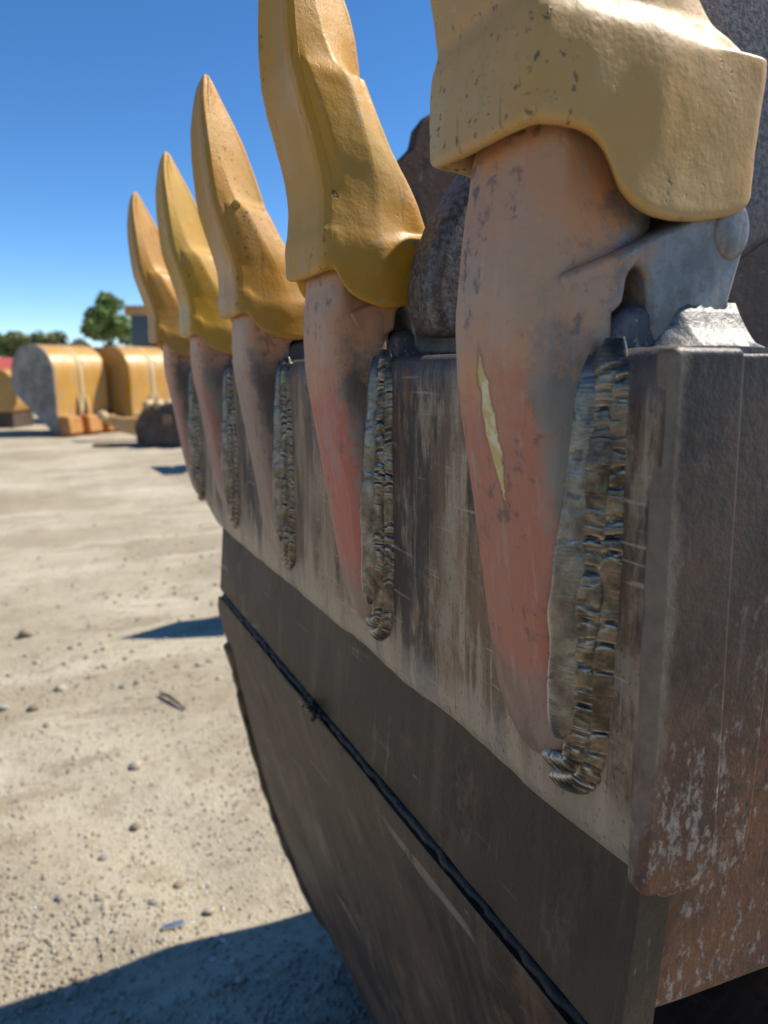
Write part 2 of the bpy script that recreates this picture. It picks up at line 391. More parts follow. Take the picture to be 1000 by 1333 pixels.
WOOD = simple('grey_stick', (.10, .075, .05), (.17, .13, .09), 30, .9)
BARK = simple('pale_bark', (.16, .14, .11), (.30, .27, .22), 6, .9)
def leaf_mat(name, a, b):
    m = Mat(name, .55, 0, .3); i = m.n('ShaderNodeObjectInfo')
    g = m.n('ShaderNodeNewGeometry'); c = m.mix(g.outputs['Random Per Island'], a, b)
    m.b.inputs['Transmission Weight'].default_value = 0
    return m.done(c)
LEAF = leaf_mat('green_leaves', (.11, .165, .04), (.24, .31, .09))
LEAF2 = leaf_mat('olive_leaves', (.12, .14, .045), (.24, .25, .10))
LEAF3 = leaf_mat('grey_brush', (.15, .15, .08), (.26, .26, .16))

# ================================================================== ground
def rut(x, y):                                   # shallow wheel tracks crossing the yard
    d = .80 * x + .60 * (y - 6.5); q = 0
    for o_ in (-2.3, -.4, 1.6, 3.1):
        e = d - o_ - .25 * noise.noise((x * .3, y * .3, o_)); q += -.022 * math.exp(-(e / .16) ** 2) + .014 * math.exp(-((abs(e) - .27) / .10) ** 2)
    return q * (.6 + .6 * noise.noise((x * 2, y * 2, 4)))
def hnoise(x, y):
    return (noise.noise((x * .35, y * .35, 0)) * .035 + noise.noise((x * 1.3, y * 1.3, 3)) * .018 + rut(x, y) + noise.noise((x * 4, y * 4, 7)) * .006
            + noise.noise((x * 11, y * 11, 9)) * .003)
def gz(x, y):
    d = math.hypot(x, y)
    return hnoise(x, y) * min(1, 40 / (d + 1)) - .012
ys = np.concatenate([np.arange(-4, .8, .4), np.arange(.8, 3.4, .03), np.geomspace(3.4, 900, 120)])
xs = np.concatenate([-np.geomspace(900, 2.2, 60), np.arange(-2.2, 2.4, .035), np.geomspace(2.4, 900, 60)])
V = [(float(x), float(y), gz(float(x), float(y))) for y in ys for x in xs]
nx = len(xs)
F = [(j * nx + i, j * nx + i + 1, (j + 1) * nx + i + 1, (j + 1) * nx + i) for j in range(len(ys) - 1) for i in range(nx - 1)]
tag(link('ground', mesh('ground', V, F), GROUND), kind='structure')

# ================================================================== the excavator bucket
# local frame of the bucket: x outward to the inside, y along the row of teeth, z measured from eye height
B = empty('excavator_bucket', (0, 0, EYE))
tag(B, 'worn dark steel excavator bucket standing with its welded yellow teeth pointing up', 'excavator bucket')
YT = [.386 + .3 * i for i in range(5)]
DZ = [.026, .006, .0, -.010, -.014]

# ---- lip
def outline_round(pts, rad, n=5):
    out = []
    for i, p in enumerate(pts):
        a, b, c = Vector(pts[i - 1]), Vector(p), Vector(pts[(i + 1) % len(pts)])
        r = rad[i]
        if r <= 0: out.append(tuple(b)); continue
        u = (a - b).normalized(); v = (c - b).normalized()
        for k in range(n + 1):
            t = k / n; q0 = b + u * r * (1 - t); q1 = b + v * r * t
            out.append(tuple(q0 * (1 - t) + q1 * t))
    return out
def lip_mesh():
    # grid over (y, z), front face slightly uneven, rounded top and bottom, thickness in x
    prof = [(.312, -.306), (.3035, -.298), (.300, -.285), (.299, -.26), (.298, -.2), (.297, -.1), (.295, -.03), (.2945, -.004), (.2965, .006), (.303, .011), (.318, .012), (.350, .012),
            (.376, .011), (.381, .004), (.382, -.01), (.383, -.15), (.384, -.30), (.380, -.308)]
    yy = [.2885, .2905, .296, .304] + [float(a) for a in np.linspace(.312, 1.45, 62)] + [1.5, 1.56, 1.6, 1.64, 1.665, 1.672]
    rings = []
    for y in yy:
        e = 0.0
        if y < .304: e = 0.0
        if y > 1.665: e = .006
        cut = max(0, (y - 1.43) / .24) * .055            # far lower corner cut away
        ring = []
        for (x, z) in prof:
            zz = z if z > -.2 else z + cut * min(1, (-.2 - z) / .08)
            if z < -.25: zz += noise.noise((y * 9, z * 3, 1)) * .005 + noise.noise((y * 34, 0, 4)) * .0022
            
            xx = x
            if x < .305 and z < 0: xx += noise.noise((y * 14, z * 9, 2)) * .0022
            cx, cz = .34, -.14
            ring.append((xx + (cx - xx) * e * 6, y, zz + (cz - zz) * e * 2))
        rings.append(ring)
    return MB().loft(rings)
autosmooth(lip_mesh().build('lip_plate', LIP, B), 50)

# ---- end block seen end-on beside the first tooth, and the rusty side plate behind it
blk = outline_round([(.2993, -.309), (.360, -.311), (.346, .0112), (.2940, .0112)], [.012, .034, .006, .006], 6)
o = MB().prism(blk, .2838, .299).build('end_block', ENDF, B); bevel(o, .0050, 4)
fil = outline_round([(.3150, -.317), (.392, -.3165), (.3965, .0085), (.3150, .0085)], [.012, .030, .004, .004], 6)
o = MB().prism(fil, .2872, .302).build('end_weld_bed', ENDF, B); bevel(o, .005, 3)
sp = [(.310, -.305), (.313, -.410), (.36, -.416), (.45, -.424), (.62, -.50), (.85, -.52), (1.3, -.2), (1.52, .02), (1.2, -.02), (.62, -.002), (.38, .003), (.33, .002)]
o = MB().prism(sp, .299, .337).build('side_plate', ENDF, B); bevel(o, .006, 2)

# ---- wear plate band under the lip
def band_mesh():
    rings = []
    prof = [(.3085, -.286), (.3055, -.33), (.3015, -.38), (.2985, -.424), (.3005, -.4285), (.325, -.43), (.335, -.286)]
    for y in np.linspace(.293, 1.405, 60):
        rings.append([(x + (noise.noise((y * 6, z * 5, 5)) * .0018 if x < .31 else 0), float(y), z + (noise.noise((y * 28, 0, 8)) * .0015 if z < -.42 else 0)) for x, z in prof])
    return MB().loft(rings)
autosmooth(band_mesh().build('wear_plate', BAND, B), 50)

# ---- curved shell below; the far edge bows outwards towards the heel
far = [(.2925, 1.395, -.436), (.2925, 1.40, -.447), (.302, 1.43, -.50), (.333, 1.47, -.606), (.3695, 1.53, -.765), (.4345, 1.60, -1.028), (.520, 1.66, -1.29),
       (.575, 1.675, -1.44), (.655, 1.685, -1.575), (.80, 1.69, -1.625), (1.1, 1.68, -1.63), (1.4, 1.64, -1.52), (1.66, 1.56, -1.15), (1.76, 1.50, -.7), (1.72, 1.45, -.2), (1.60, 1.43, .05)]
def smooth_curve(P, n):
    P = [Vector(p) for p in P]; out = []
    for i in range(len(P) - 1):
        p0, p1, p2, p3 = P[max(i - 1, 0)], P[i], P[i + 1], P[min(i + 2, len(P) - 1)]
        for k in range(n):
            t = k / n
            out.append(.5 * ((2 * p1) + (p2 - p0) * t + (2 * p0 - 5 * p1 + 4 * p2 - p3) * t * t + (3 * p1 - p0 - 3 * p2 + p3) * t ** 3))
    return out + [P[-1]]
FC = smooth_curve(far, 5)
NY = 46
def shell_point(c, t):                       # c = far edge point, t 0 near .. 1 far
    y = .290 + (c.y - .290) * t
    d = noise.noise((y * 3, c.z * 3, 2)) * .004 + noise.noise((y * 11, c.z * 9, 6)) * .0016
    return Vector((c.x + d, y, c.z))
def shell_mesh():
    out = []; n = len(FC)
    nor = []
    for i in range(n):
        a = FC[min(i + 1, n - 1)] - FC[max(i - 1, 0)]
        nn = Vector((-a.z, 0, a.x)).normalized(); nor.append(nn)
    rings = []
    for j in range(NY + 1):
        t = j / NY; o_ = []; i_ = []
        for k, c in enumerate(FC):
            p = shell_point(c, t)
            if j == NY: p.y += noise.noise((0, c.z * 18, 3)) * .012 + noise.noise((0, c.z * 50, 5)) * .004
            o_.append(p); i_.append(p + nor[k] * (.026 if nor[k].x > 0 or nor[k].z > 0 else .026))
        rings.append([tuple(p) for p in o_] + [tuple(p) for p in reversed(i_)])
    return MB().loft(rings)
o = autosmooth(shell_mesh().build('shell_plate', SHELL, B), 50)

# ---- rubbed wear edge along the far rim of the shell
pts = [shell_point(c, 1) for c in FC if -1.5 < c.z < -.55]
o = MB().tube([(p.x - .0005, p.y - .012 + noise.noise((0, p.z * 22, 1)) * .010, p.z) for p in pts],
              [.010 + .005 * noise.noise((3, p.z * 17, 2)) for p in pts], 8).build('edge_weld', EDGE, B)
# heel lugs on the lower far rim
for k, (zc, s) in enumerate([(-1.06, .8), (-1.20, 1.0), (-1.34, .9)]):
    c = min(FC, key=lambda q: abs(q.z - zc) + (9 if q.x > 1 else 0)); p = shell_point(c, 1)
    mb = MB(); rings = []
    for a in range(7):
        u = a / 6 * 2 - 1; r = math.sqrt(max(.02, 1 - u * u)) * .020 * s
        rings.append([(p.x - .002 + r * .7 * math.cos(q * .7854) + u * .016, p.y - .02 + r * 1.1 * math.sin(q * .7854), p.z - u * .055 * s) for q in range(8)])
    mb.loft(rings); displace(subsurf(mb.build('edge_lump', EDGE, B), 1), .01, .03)

# ---- seam weld lying in the corner between wear plate and shell
def bead(path, r0, period, amp, nseg, seed, squash=1.0, wob=.0015, cross=10):
    """ripple-stacked weld bead along a polyline"""
    P = [Vector(p) for p in path]; L = [0]
    for a, b in zip(P, P[1:]): L.append(L[-1] + (b - a).length)
    rings = []; tot = L[-1]
    for i in range(nseg + 1):
        s = tot * i / nseg
        k = max(0, min(len(P) - 2, int(np.searchsorted(L, s)) - 1)); t = (s - L[k]) / max(1e-6, L[k + 1] - L[k])
        p = P[k].lerp(P[k + 1], t)
        k2 = min(len(P) - 1, k + 1); T = (P[k2] - P[k]).normalized()
        q = s / period + .55 * noise.noise((s * 60, seed, 0)) + .8 * noise.noise((s * 17, seed, 5))
        fr = q % 1.0; cell = math.floor(q)
        hcell = noise.noise((cell * 3.7, seed * 2.1, 1.5))
        prof = math.sqrt(max(0, 1 - (fr * 1.02 - .42) ** 2 / .36)) if abs(fr * 1.02 - .42) < .6 else 0
        r = r0 * (1 - amp + amp * prof + .16 * hcell + .10 * noise.noise((s * 45, seed, 8)))
        end = min(1, min(s, tot - s) / (r0 * 1.2)); r *= math.sqrt(max(.03, 1 - (1 - end) ** 2))
        off = Vector((noise.noise((s * 40, seed, 11)), noise.noise((s * 40, seed, 12)), 0)) * wob + Vector((0, 1, 0)) * hcell * wob * .8
        u = T.cross(Vector((0, 1, 0)) if abs(T.y) < .8 else Vector((0, 0, 1))).normalized(); v = T.cross(u).normalized()
        ring = []
        for c in range(cross):
            a = 6.2832 * c / cross
            lag = math.cos(a)                                    # ripples bow along the bead
            rr = r * (1 + .06 * noise.noise((s * 90 + c, seed, 2)))
            ring.append(p + off + (u * math.cos(a) * squash + v * math.sin(a)) * rr - T * (.004 * abs(math.sin(a)) * (r0 / .011)))
        rings.append(ring)
    return MB().loft(rings)
yy = np.linspace(.296, 1.392, 50)
bead([(.3015 + noise.noise((y * 8, 0, 0)) * .002, float(y), -.4345 + noise.noise((y * 10, 4, 0)) * .002) for y in yy], 0.0056, .013, .14, 1100, 3, 1.0, .0042, 8).build('seam_weld', SEAM, B)
# a spatter clump on the seam
mb = MB()
for k in range(26):
    x, y, z = .290 + rnd.uniform(-.004, .002), .845 + rnd.gauss(0, .016), -.430 + rnd.gauss(0, .006)
    r = rnd.uniform(.0015, .0042)
    mb.loft([[(x + r * math.sin(b) * math.cos(a * 1.047), y + r * math.sin(b) * math.sin(a * 1.047), z + r * math.cos(b)) for a in range(6)] for b in (.3, 1.2, 2.0, 2.9)])
tag(mb.build('weld_spatter', SEAM, B), kind='stuff')

# ---- far side plate, inner back plate and the mounting ears that rise behind the teeth
def px(u, v, Y):                              # a point of the plane y = Y (bucket frame) measured off the photograph
    F_, ph, ps = 963.0, R(10.96), R(24.93)
    x = (u - 500) / F_; y = -(v - 666.5) / F_
    fw = math.cos(ph) + y * math.sin(ph); up = -math.sin(ph) + y * math.cos(ph)
    k = Y / (-x * math.sin(ps) + fw * math.cos(ps))
    return ((x * math.cos(ps) + fw * math.sin(ps)) * k, up * k)
fp = [px(500, 500, 1.36), px(497, 235, 1.36), px(516, 212, 1.36), px(536, 192, 1.36), px(541, 168, 1.36), px(553, 152, 1.36), px(572, 141, 1.36), (1.0, .58), (1.35, .60), (1.6, .35),
      (1.70, -.2), (1.72, -.7), (1.60, -1.15), (1.3, -1.5), (.8, -1.55), (.62, -1.4), (.50, -1.1), (.42, -.75), (.36, -.45)]
o = MB().prism(fp, 1.36, 1.385).build('side_plate', RUSTY, B); bevel(o, .008, 3); o['label'] = 'far rusty side plate with a stepped shoulder'
ep = [px(u, v, .57) for u, v in ((572, 438), (562, 405), (559.5, 370), (569, 320), (587, 275), (625, 215), (700, 120), (790, 20), (850, -60), (1150, -70), (1180, 220), (1000, 318), (962, 346), (800, 420), (680, 436))]
o = MB().prism(ep, .57, .62).build('mounting_ear', SPECK, B); bevel(o, .012, 4); o['label'] = 'rounded pitted grey ear plate between the first two teeth'
ep2 = [px(940, 300, .80), px(1030, 290, .80), (1.25, .22), (1.5, .1), (1.6, -.2), (1.3, -.3), (.72, -.12)]
o = MB().prism(ep2, .80, .86).build('inner_gusset', INNER, B); bevel(o, .01, 3)
o = MB().prism([(1.585, .06), (1.61, .06), (1.735, -.2), (1.775, -.7), (1.75, -.7), (1.71, -.2)], .36, 1.37).build('back_plate', INNER, B)

# ---- unseen block added behind the far rim to widen the ground shadow
o = MB().prism([(.84, -1.6), (1.42, -1.6), (1.52, -.4), (1.1, -.26), (.90, -.30), (.82, -.42), (.78, -.95)], 1.45, 1.86).build('shadow_block', INNER, B, False); bevel(o, .03, 3)

# ---- teeth
def half_ring(xf, hf, xs, step, xi, hi, xb, hb, fl=0.0, r=.009):
    r = min(r, hf * .5, (xi - xf) * .6); rb = min(.010, hb * .6, (xb - xi) * .5)
    q = lambda x: hf + (hi - hf) * max(0, min(1, (x - xf - r) / max(1e-4, xi - xf - r)))
    x5 = max(xs - .004, xf + r + .001); x6 = max(xs + .004, x5 + .002); x7 = max(xi, x6 + .002)
    return [(xf + fl, 0), (xf + fl * .6, .5 * hf), (xf, hf - r), (xf + .22 * r, hf - .22 * r), (xf + r, hf),
            (x5, q(x5)), (x6, q(x6) + step), (x7, hi + step),
            ((x7 + xb - rb) / 2, (hi + hb) / 2 + step), (xb - rb, hb + step * .6), (xb - .22 * rb, hb - .22 * rb + step * .4), (xb, hb - rb), (xb, 0)]
def full(h, zs):
    if not isinstance(zs, (list, tuple)): zs = [zs] * 13
    a = [(x, -y, z) for (x, y), z in zip(h, zs)]
    b = [(x, y, z) for (x, y), z in zip(h, zs)][1:-1][::-1]
    return a + b
SK = [.083, .083, .084, .0855, .0865, .0845, .063, .0535, .0545, .062, .070, .078, .082]
SK0 = [.096, .096, .096, .097, .097, .096, .066, .0545, .0555, .062, .070, .078, .082]
BROAD = [  # z, xf, hf, xs, step, xi, hi, xb, hb, flute
    (.096, .2335, .056, .256, 0, .300, .0625, .368, .057, 0), (.112, .2335, .056, .256, 0, .300, .0625, .371, .0575, 0), (.1185, .234, .0555, .256, 0, .300, .0600, .3715, .057, 0), (.1225, .235, .054, .256, 0, .296, .0575, .367, .047, 0),
    (.145, .2365, .0515, .256, 0, .300, .0525, .357, .046, 0), (.165, .2345, .050, .254, .001, .298, .051, .346, .0435, 0), (.175, .2325, .0495, .250, .003, .295, .0495, .339, .042, 0), (.20, .226, .0485, .242, .0045, .288, .0475, .324, .038, .002), (.236, .2145, .046, .229, .0045, .278, .0445, .310, .034, .006),
    (.251, .2115, .0455, .225, .004, .272, .0435, .304, .031, .008), (.256, .2105, .045, .224, .0, .260, .041, .308, .015, .008), (.29, .2085, .044, .224, 0, .247, .040, .305, .012, .010), (.33, .2085, .041, .221, 0, .235, .035, .288, .011, .008), (.375, .212, .035, .220, 0, .227, .028, .250, .007, .004), (.405, .219, .027, .223, 0, .2265, .020, .236, .006, .001), (.418, .2245, .017, .2255, 0, .2275, .013, .232, .005, 0)]
SLIM = [
    (.096, .2335, .054, .256, 0, .300, .0605, .366, .055, 0), (.106, .2335, .054, .256, 0, .300, .0605, .3665, .0555, 0), (.1115, .234, .0535, .256, 0, .300, .058, .366, .055, 0), (.1155, .2345, .052, .256, 0, .296, .0560, .360, .046, 0),
    (.135, .2340, .050, .254, 0, .292, .051, .338, .044, 0), (.150, .2310, .049, .250, .001, .285, .049, .322, .042, 0), (.172, .2235, .047, .242, .002, .272, .047, .305, .038, .002), (.203, .2135, .045, .232, .002, .256, .0445, .2915, .033, .005),
    (.2145, .2105, .044, .229, .002, .251, .042, .287, .027, .006), (.220, .2092, .0435, .226, .0, .240, .040, .288, .013, .006), (.255, .2048, .041, .218, 0, .229, .037, .278, .012, .007), (.298, .2025, .036, .212, 0, .219, .031, .261, .011, .006), (.330, .2040, .030, .210, 0, .2135, .025, .243, .010, .003), (.357, .2105, .021, .213, 0, .2145, .017, .228, .008, 0), (.3685, .2155, .013, .2165, 0, .2175, .011, .2225, .007, 0)]
def tip_mesh(tab, SK, xn, sx=1.0):
    rings = []
    tab = [(t[0], t[1], t[2], t[1] + (t[3] - t[1]) * sx, t[4], t[1] + (t[5] - t[1]) * sx, t[6], t[1] + (t[7] - t[1]) * sx, t[8], t[9]) for t in tab]
    def inset(h, d):
        xs_ = [p[0] for p in h]; cx = (min(xs_) + max(xs_)) / 2
        return [(x + (d if x < cx else -d) * min(1, abs(x - cx) / .03), max(0, y - d)) for x, y in h]
    tab = [(t[0], t[1], t[2], t[3] + (xn - .256) * max(0, min(1, (.150 - t[0]) / .03))) + tuple(t[4:]) for t in tab]
    base = half_ring(*tab[0][1:])
    rings.append(full(inset(base, .013), .15))
    rings.append(full(inset(base, .012), [z + .006 for z in SK]))
    rings.append(full(inset(base, .009), [z + .0005 for z in SK]))
    rings.append(full(inset(base, .0035), [z - .0005 for z in SK]))
    rings.append(full(base, [z + .0025 for z in SK]))
    rings.append(full(base, [z + .008 for z in SK]))
    for t in tab:
        h = half_ring(*t[1:]); z = t[0]
        k = max(0, 1 - (z - .096) / .03)
        rings.append(full(h, [z + (s - .080) * k * .8 for s in SK]))
    mb = MB().loft(rings, True, True); mb.nr = len(rings); return mb
def crease(o, mb, cols, ledges):
    me = o.data; at = me.attributes.new('crease_edge', 'FLOAT', 'EDGE'); n0 = len(mb.V)
    for e in me.edges:
        a, b = sorted(e.vertices)
        if b >= n0: continue
        ra, ca, rb_, cb = a // 24, a % 24, b // 24, b % 24
        if ca == cb and ra >= 6: 
            c = ca if ca <= 12 else 24 - ca
            if c in cols: at.data[e.index].value = cols[c]
        elif ra == rb_ and ra - 6 in ledges:
            c = min(ca if ca <= 12 else 24 - ca, cb if cb <= 12 else 24 - cb)
            if c >= 8: at.data[e.index].value = .55
def knob(mb, x, y, z, r, s):
    mb.loft([[(x + r * f * math.cos(a * .7854), s * (y + d), z + r * f * math.sin(a * .7854)) for a in range(8)] for f, d in ((1.1, -.01), (1.0, .001), (.75, .0045), (.3, .006))])
    mb.loft([[(x + dx + w_ * math.cos(a * .7854), s * (y + .0015 * math.sin(a * .7854)), z + dz) for a in range(8)] for dx, dz, w_ in ((.001, 0, .0045), (.004, -.018, .003), (.007, -.038, .0012))])

# ---- adapters
ATAB = [  # z, front x, half width, rounding
    (-.266, .2990, .013, .006), (-.262, .2955, .026, .010), (-.251, .2895, .0365, .013), (-.230, .2830, .0425, .014), (-.19, .2750, .0440, .014), (-.14, .2675, .0450, .014), (-.083, .2580, .0458, .014),
    (-.04, .2505, .0465, .014), (-.015, .2462, .0473, .014), (.01, .2438, .0480, .014), (.03, .2438, .0480, .014), (.0445, .2440, .0478, .014)]
def adapter_mesh():
    mb = MB(); rings = []
    def ring(hh, z, slant):
        zz = lambda x: z + max(0, x - .262) * .42 * slant
        rings.append([(x, -y, zz(x)) for x, y in hh] + [(x, y, zz(x)) for x, y in hh[1:-1]][::-1])
    for z, xf, h, r in ATAB:
        xb = .3095
        ring([(xf + .0005, 0), (xf + .0006, h * .4), (xf + .0014, h - r * 1.3), (xf + .0032, h - r * .8), (xf + r * .55, h - r * .28), (xf + r * 1.1, h - .0006), (xf + r * 1.1 + (xb - xf - r * 1.1) * .45, h + .0012), (xb, h + .002), (xb, 0)], z, max(0, min(1, (z - .02) / .02)))
    for z, xf, xb, h, sl in ((.0478, .2442, .348, .0405, 1), (.056, .2448, .350, .0405, .8), (.085, .2480, .350, .0400, .3), (.12, .2515, .335, .0385, 0), (.145, .2545, .325, .036, 0)):
        hf = min(.0474, h + .0068); r = .014
        ring([(xf + .0005, 0), (xf + .0006, hf * .4), (xf + .0014, hf - r * 1.3), (xf + .0032, hf - r * .8), (xf + r * .55, hf - r * .28), (xf + r * 1.1, hf - .0012), (xf + r * 2.0, h), (xb, h), (xb, 0)], z, sl)
    return mb.loft(rings)
def body_mesh():
    # saddle of the adapter that bridges the lip, in profile, with the open relief notch at the lip corner
    pr = [(.262, .050), (.30, .0642), (.345, .083), (.376, .098), (.392, .1035), (.3995, .0985), (.4030, .086), (.4015, .072), (.3965, .055), (.3925, .041), (.3935, .030), (.4005, .0195), (.404, .0125), (.352, .0125), (.333, .0125),
          (.3275, .022), (.3262, .040), (.3235, .053), (.3165, .0585), (.3105, .052), (.3085, .036), (.300, .030), (.27, .030)]
    return MB().prism(pr, -.0484, .0484)
def side_y(z): return interp([(t[0], t[2]) for t in ATAB], z)[0]
def weld_pass(i, k, side, wide, nseg, cross):
    """one pass of the three-pass fillet weld: a flattened, rippled ribbon leaning between the strap side and the lip face"""
    near = side < 0; seed = i * 7 + k + (0 if near else 40)
    # centre offsets from the lip corner (dx out of the lip, dy away from the strap), half width, thickness
    dx, dy, hw, th = [(-.0182, .0026, .0092, .0046), (-.0102, .0094, .0086, .0050), (-.0022, .0172, .0088, .0044)][k]
    z0, z1 = [(.008, -.228), (.016, -.239), (.006, -.242)][k]
    if not near: dx *= .5; z1 = -.16
    z0 += .012 * noise.noise((seed * 3.1, 0, 0)) * .6; z1 += .008 * noise.noise((seed * 3.1, 5, 0))
    P = []
    for z in np.linspace(z0, z1, 60):
        f = interp([(-.26, .62), (-.205, .85), (-.14, 1.0), (-.06, .85), (.015, .55)], z)[0]
        P.append((Vector((.2985 + dx * f * wide + .0012 * noise.noise((z * 22, seed, 0)), side * (side_y(z) + dy * wide + .0016 * noise.noise((z * 26, seed, 3))), float(z))), Vector((-.70, side * .71, 0)), Vector((.71, side * .70, 0))))
    if k > 0 and near:
        x, y, z = P[-1][0]
        for a in np.linspace(12, 72, 14):
            ca, sa = math.cos(R(a)), math.sin(R(a))
            P.append((Vector((.2985 + dx * .5, y * ca, z - (.010 + .011 * k) * sa)), Vector((-.7, side * .71 * ca, -.71 * sa)), Vector((.71, side * .7 * ca, -.7 * sa))))
    L = [0]
    for p, q in zip(P, P[1:]): L.append(L[-1] + (q[0] - p[0]).length)
    tot = L[-1]; rings = []
    per = (.024, .0125, .0100)[k]; amp = (.14, .40, .48)[k]; fn = (.45, .9, .9)[k]
    ph = 0.0; step = tot / nseg
    for n in range(nseg + 1):
        s_ = tot * n / nseg
        j = max(0, min(len(P) - 2, int(np.searchsorted(L, s_)) - 1)); t = (s_ - L[j]) / max(1e-6, L[j + 1] - L[j])
        c = P[j][0].lerp(P[j + 1][0], t); N = P[j][1].lerp(P[j + 1][1], t).normalized(); U = P[j][2].lerp(P[j + 1][2], t).normalized()
        T_ = (P[j + 1][0] - P[j][0]).normalized()
        end = min(1, min(s_ / .022, (tot - s_) / .016)); ef = max(.05, end * (2 - end)) ** .8
        ring = []
        m2 = cross
        for q in range(m2):
            a = math.pi * (q / (m2 - 1)) * 1.3 - math.pi * .15          # over the crown and tucked under at both sides
            u = -math.cos(a); h = math.sin(a); h = math.copysign(abs(h) ** 1.35, h)
            sl = s_ + .0042 * (1 - u * u) * (1 if k else 1.6)                # ripples bow downwards
            v = sl / per + 1.3 * noise.noise((sl * 26, seed, 1)) + .35 * noise.noise((sl * 110, seed, u * 1.2))
            fr = v % 1.0; cell = math.floor(v)
            notch = math.exp(-((fr - .5) / .11) ** 2)                         # groove between two ripples
            deep = .1 + 1.1 * max(0, min(1, .45 + 1.5 * noise.noise((cell * 1.71, seed * 1.3, 7))))
            lump = fn * .22 * noise.noise((cell * 2.3, seed, 3)) + fn * .22 * noise.noise((sl * 30, u * .8, seed)) + fn * .07 * noise.noise((sl * 120, u * 2.4, seed + 9))
            hh = th * (1 - amp * notch * deep + lump) * h
            uu = hw * wide * (1 + .12 * noise.noise((sl * 42, seed, 20 + (1 if u > 0 else 0))) - .05 * notch * deep) * u
            ring.append(c + U * uu * (.5 + .5 * ef) + N * (hh * ef - (.004 if h <= .02 else 0)))
        rings.append(ring)
    return MB().loft(rings)
WIDE = [1.15, 1.0, .95, .95, .95]
DZ = [.026, .0, -.018, -.032, -.032]; DX = [0, 0, -.001, -.002, -.014]
BROAD0 = [(t[0] + (0, .024, .030, .030, .016)[k],) + t[1:] if k < 5 else t for k, t in enumerate(BROAD)]
TIPS = [tip_mesh(BROAD0, SK0, .276, 1.22), tip_mesh(BROAD, SK, .254, .84), tip_mesh(SLIM, SK, .254)]
for i in range(5):
    T = empty('digging_tooth', (0, YT[i], 0), 0, B)
    src = TIPS[min(i, 2)]
    tip = src.build('tooth_tip', YEL[i], T); tip.location = (DX[i], 0, DZ[i])
    crease(tip, src, {2: .4, 3: .5, 4: .85, 5: .6, 6: .8, 7: 1.0, 9: .75, 11: .8}, {2, 3, 9, 10} if i < 2 else {2, 3, 8, 9})
    subsurf(tip, 3 if i < 2 else 2); displace(tip, .0018, .05); displace(tip, .0007, .012)
    if i == 2:
        for sd_ in (-1, 1):
            kb = MB(); knob(kb, .2415, .0425, .2150, .0062, sd_)
            e = kb.build('casting_knob', YEL[i], T); e.location = (DX[i], 0, DZ[i]); subsurf(e, 2)
    am = adapter_mesh().build('adapter_strap', ADP[i], T); subsurf(am, 2); displace(am, .0022, .03)
    bo = body_mesh().build('adapter_saddle', ADP[i], T, False); bevel(bo, .0045, 3)
    bs = MB().loft([[(.388 + r * math.cos(a * .5236), -.0484 - d, .082 + r * 1.25 * math.sin(a * .5236)) for a in range(12)] for r, d in ((.0155, -.004), (.0150, .0008), (.0115, .0030), (.005, .0038))])
    subsurf(bs.build('lifting_boss', ADP[i], T), 2)
    for side in (-1, 1):
        for k in range(3) if side < 0 else (1,):
            near = side < 0
            weld_pass(i, k, side, WIDE[i], (620 if i < 2 else 380) if near else 120, 14 if near else 7).build('weld_bead', (WELDS if k == 0 else WELD), T)
# rough fillet welds where the saddle of the first adapter meets the top of the lip
def fillet(x0, x1, y0, za, y1, zb, seed, nx_=70, nv=12):
    top, low = [], []
    rows = []
    for i_ in range(nx_ + 1):
        x = x0 + (x1 - x0) * i_ / nx_; e = min(1, min(i_ / 26, (nx_ - i_) / 5)); e = max(.02, e * e * (3 - 2 * e)); row = []
        for j_ in range(nv + 1):
            v = j_ / nv
            y = y0 + (y1 - y0) * v * (.75 + .25 * e) + .002 * noise.noise((x * 130, v * 3, seed))
            z = zb + (za - zb) * (1 - v) ** 3.0 * e - .001 * v
            q = (x + .006 * v) / .0085 + 1.1 * noise.noise((x * 70, v * 1.5, seed))
            z += e * max(0, min(1, (v - .2) * 3)) * (.0010 * abs(math.sin(q * 3.1416)) + .0022 * noise.noise((x * 110, v * 4, seed + 4)) - .001)
            row.append((x, y, z))
        row.append((x, y0 + (y1 - y0) * .9, zb - .006)); row.append((x, y0 + .004, zb - .006))
        rows.append(row)
    return MB().loft(rows)
fillet(.325, .4040, -.0465, .0400, -.0900, .0104, 5).build('saddle_flare', OVERSPRAY, bpy.data.objects['digging_tooth'])
for i in range(5):
    Ti = bpy.data.objects['digging_tooth' + ('.%03d' % i if i else '')]
    hump = outline_round([(.303, .0), (.352, .0), (.346, .022), (.326, .0375), (.309, .034), (.300, .022)], [0, 0, .006, .006, .006, .006], 3)
    o = MB().prism(hump, -.0475, .046).build('root_weld', LIP, Ti); bevel(o, .006, 4)

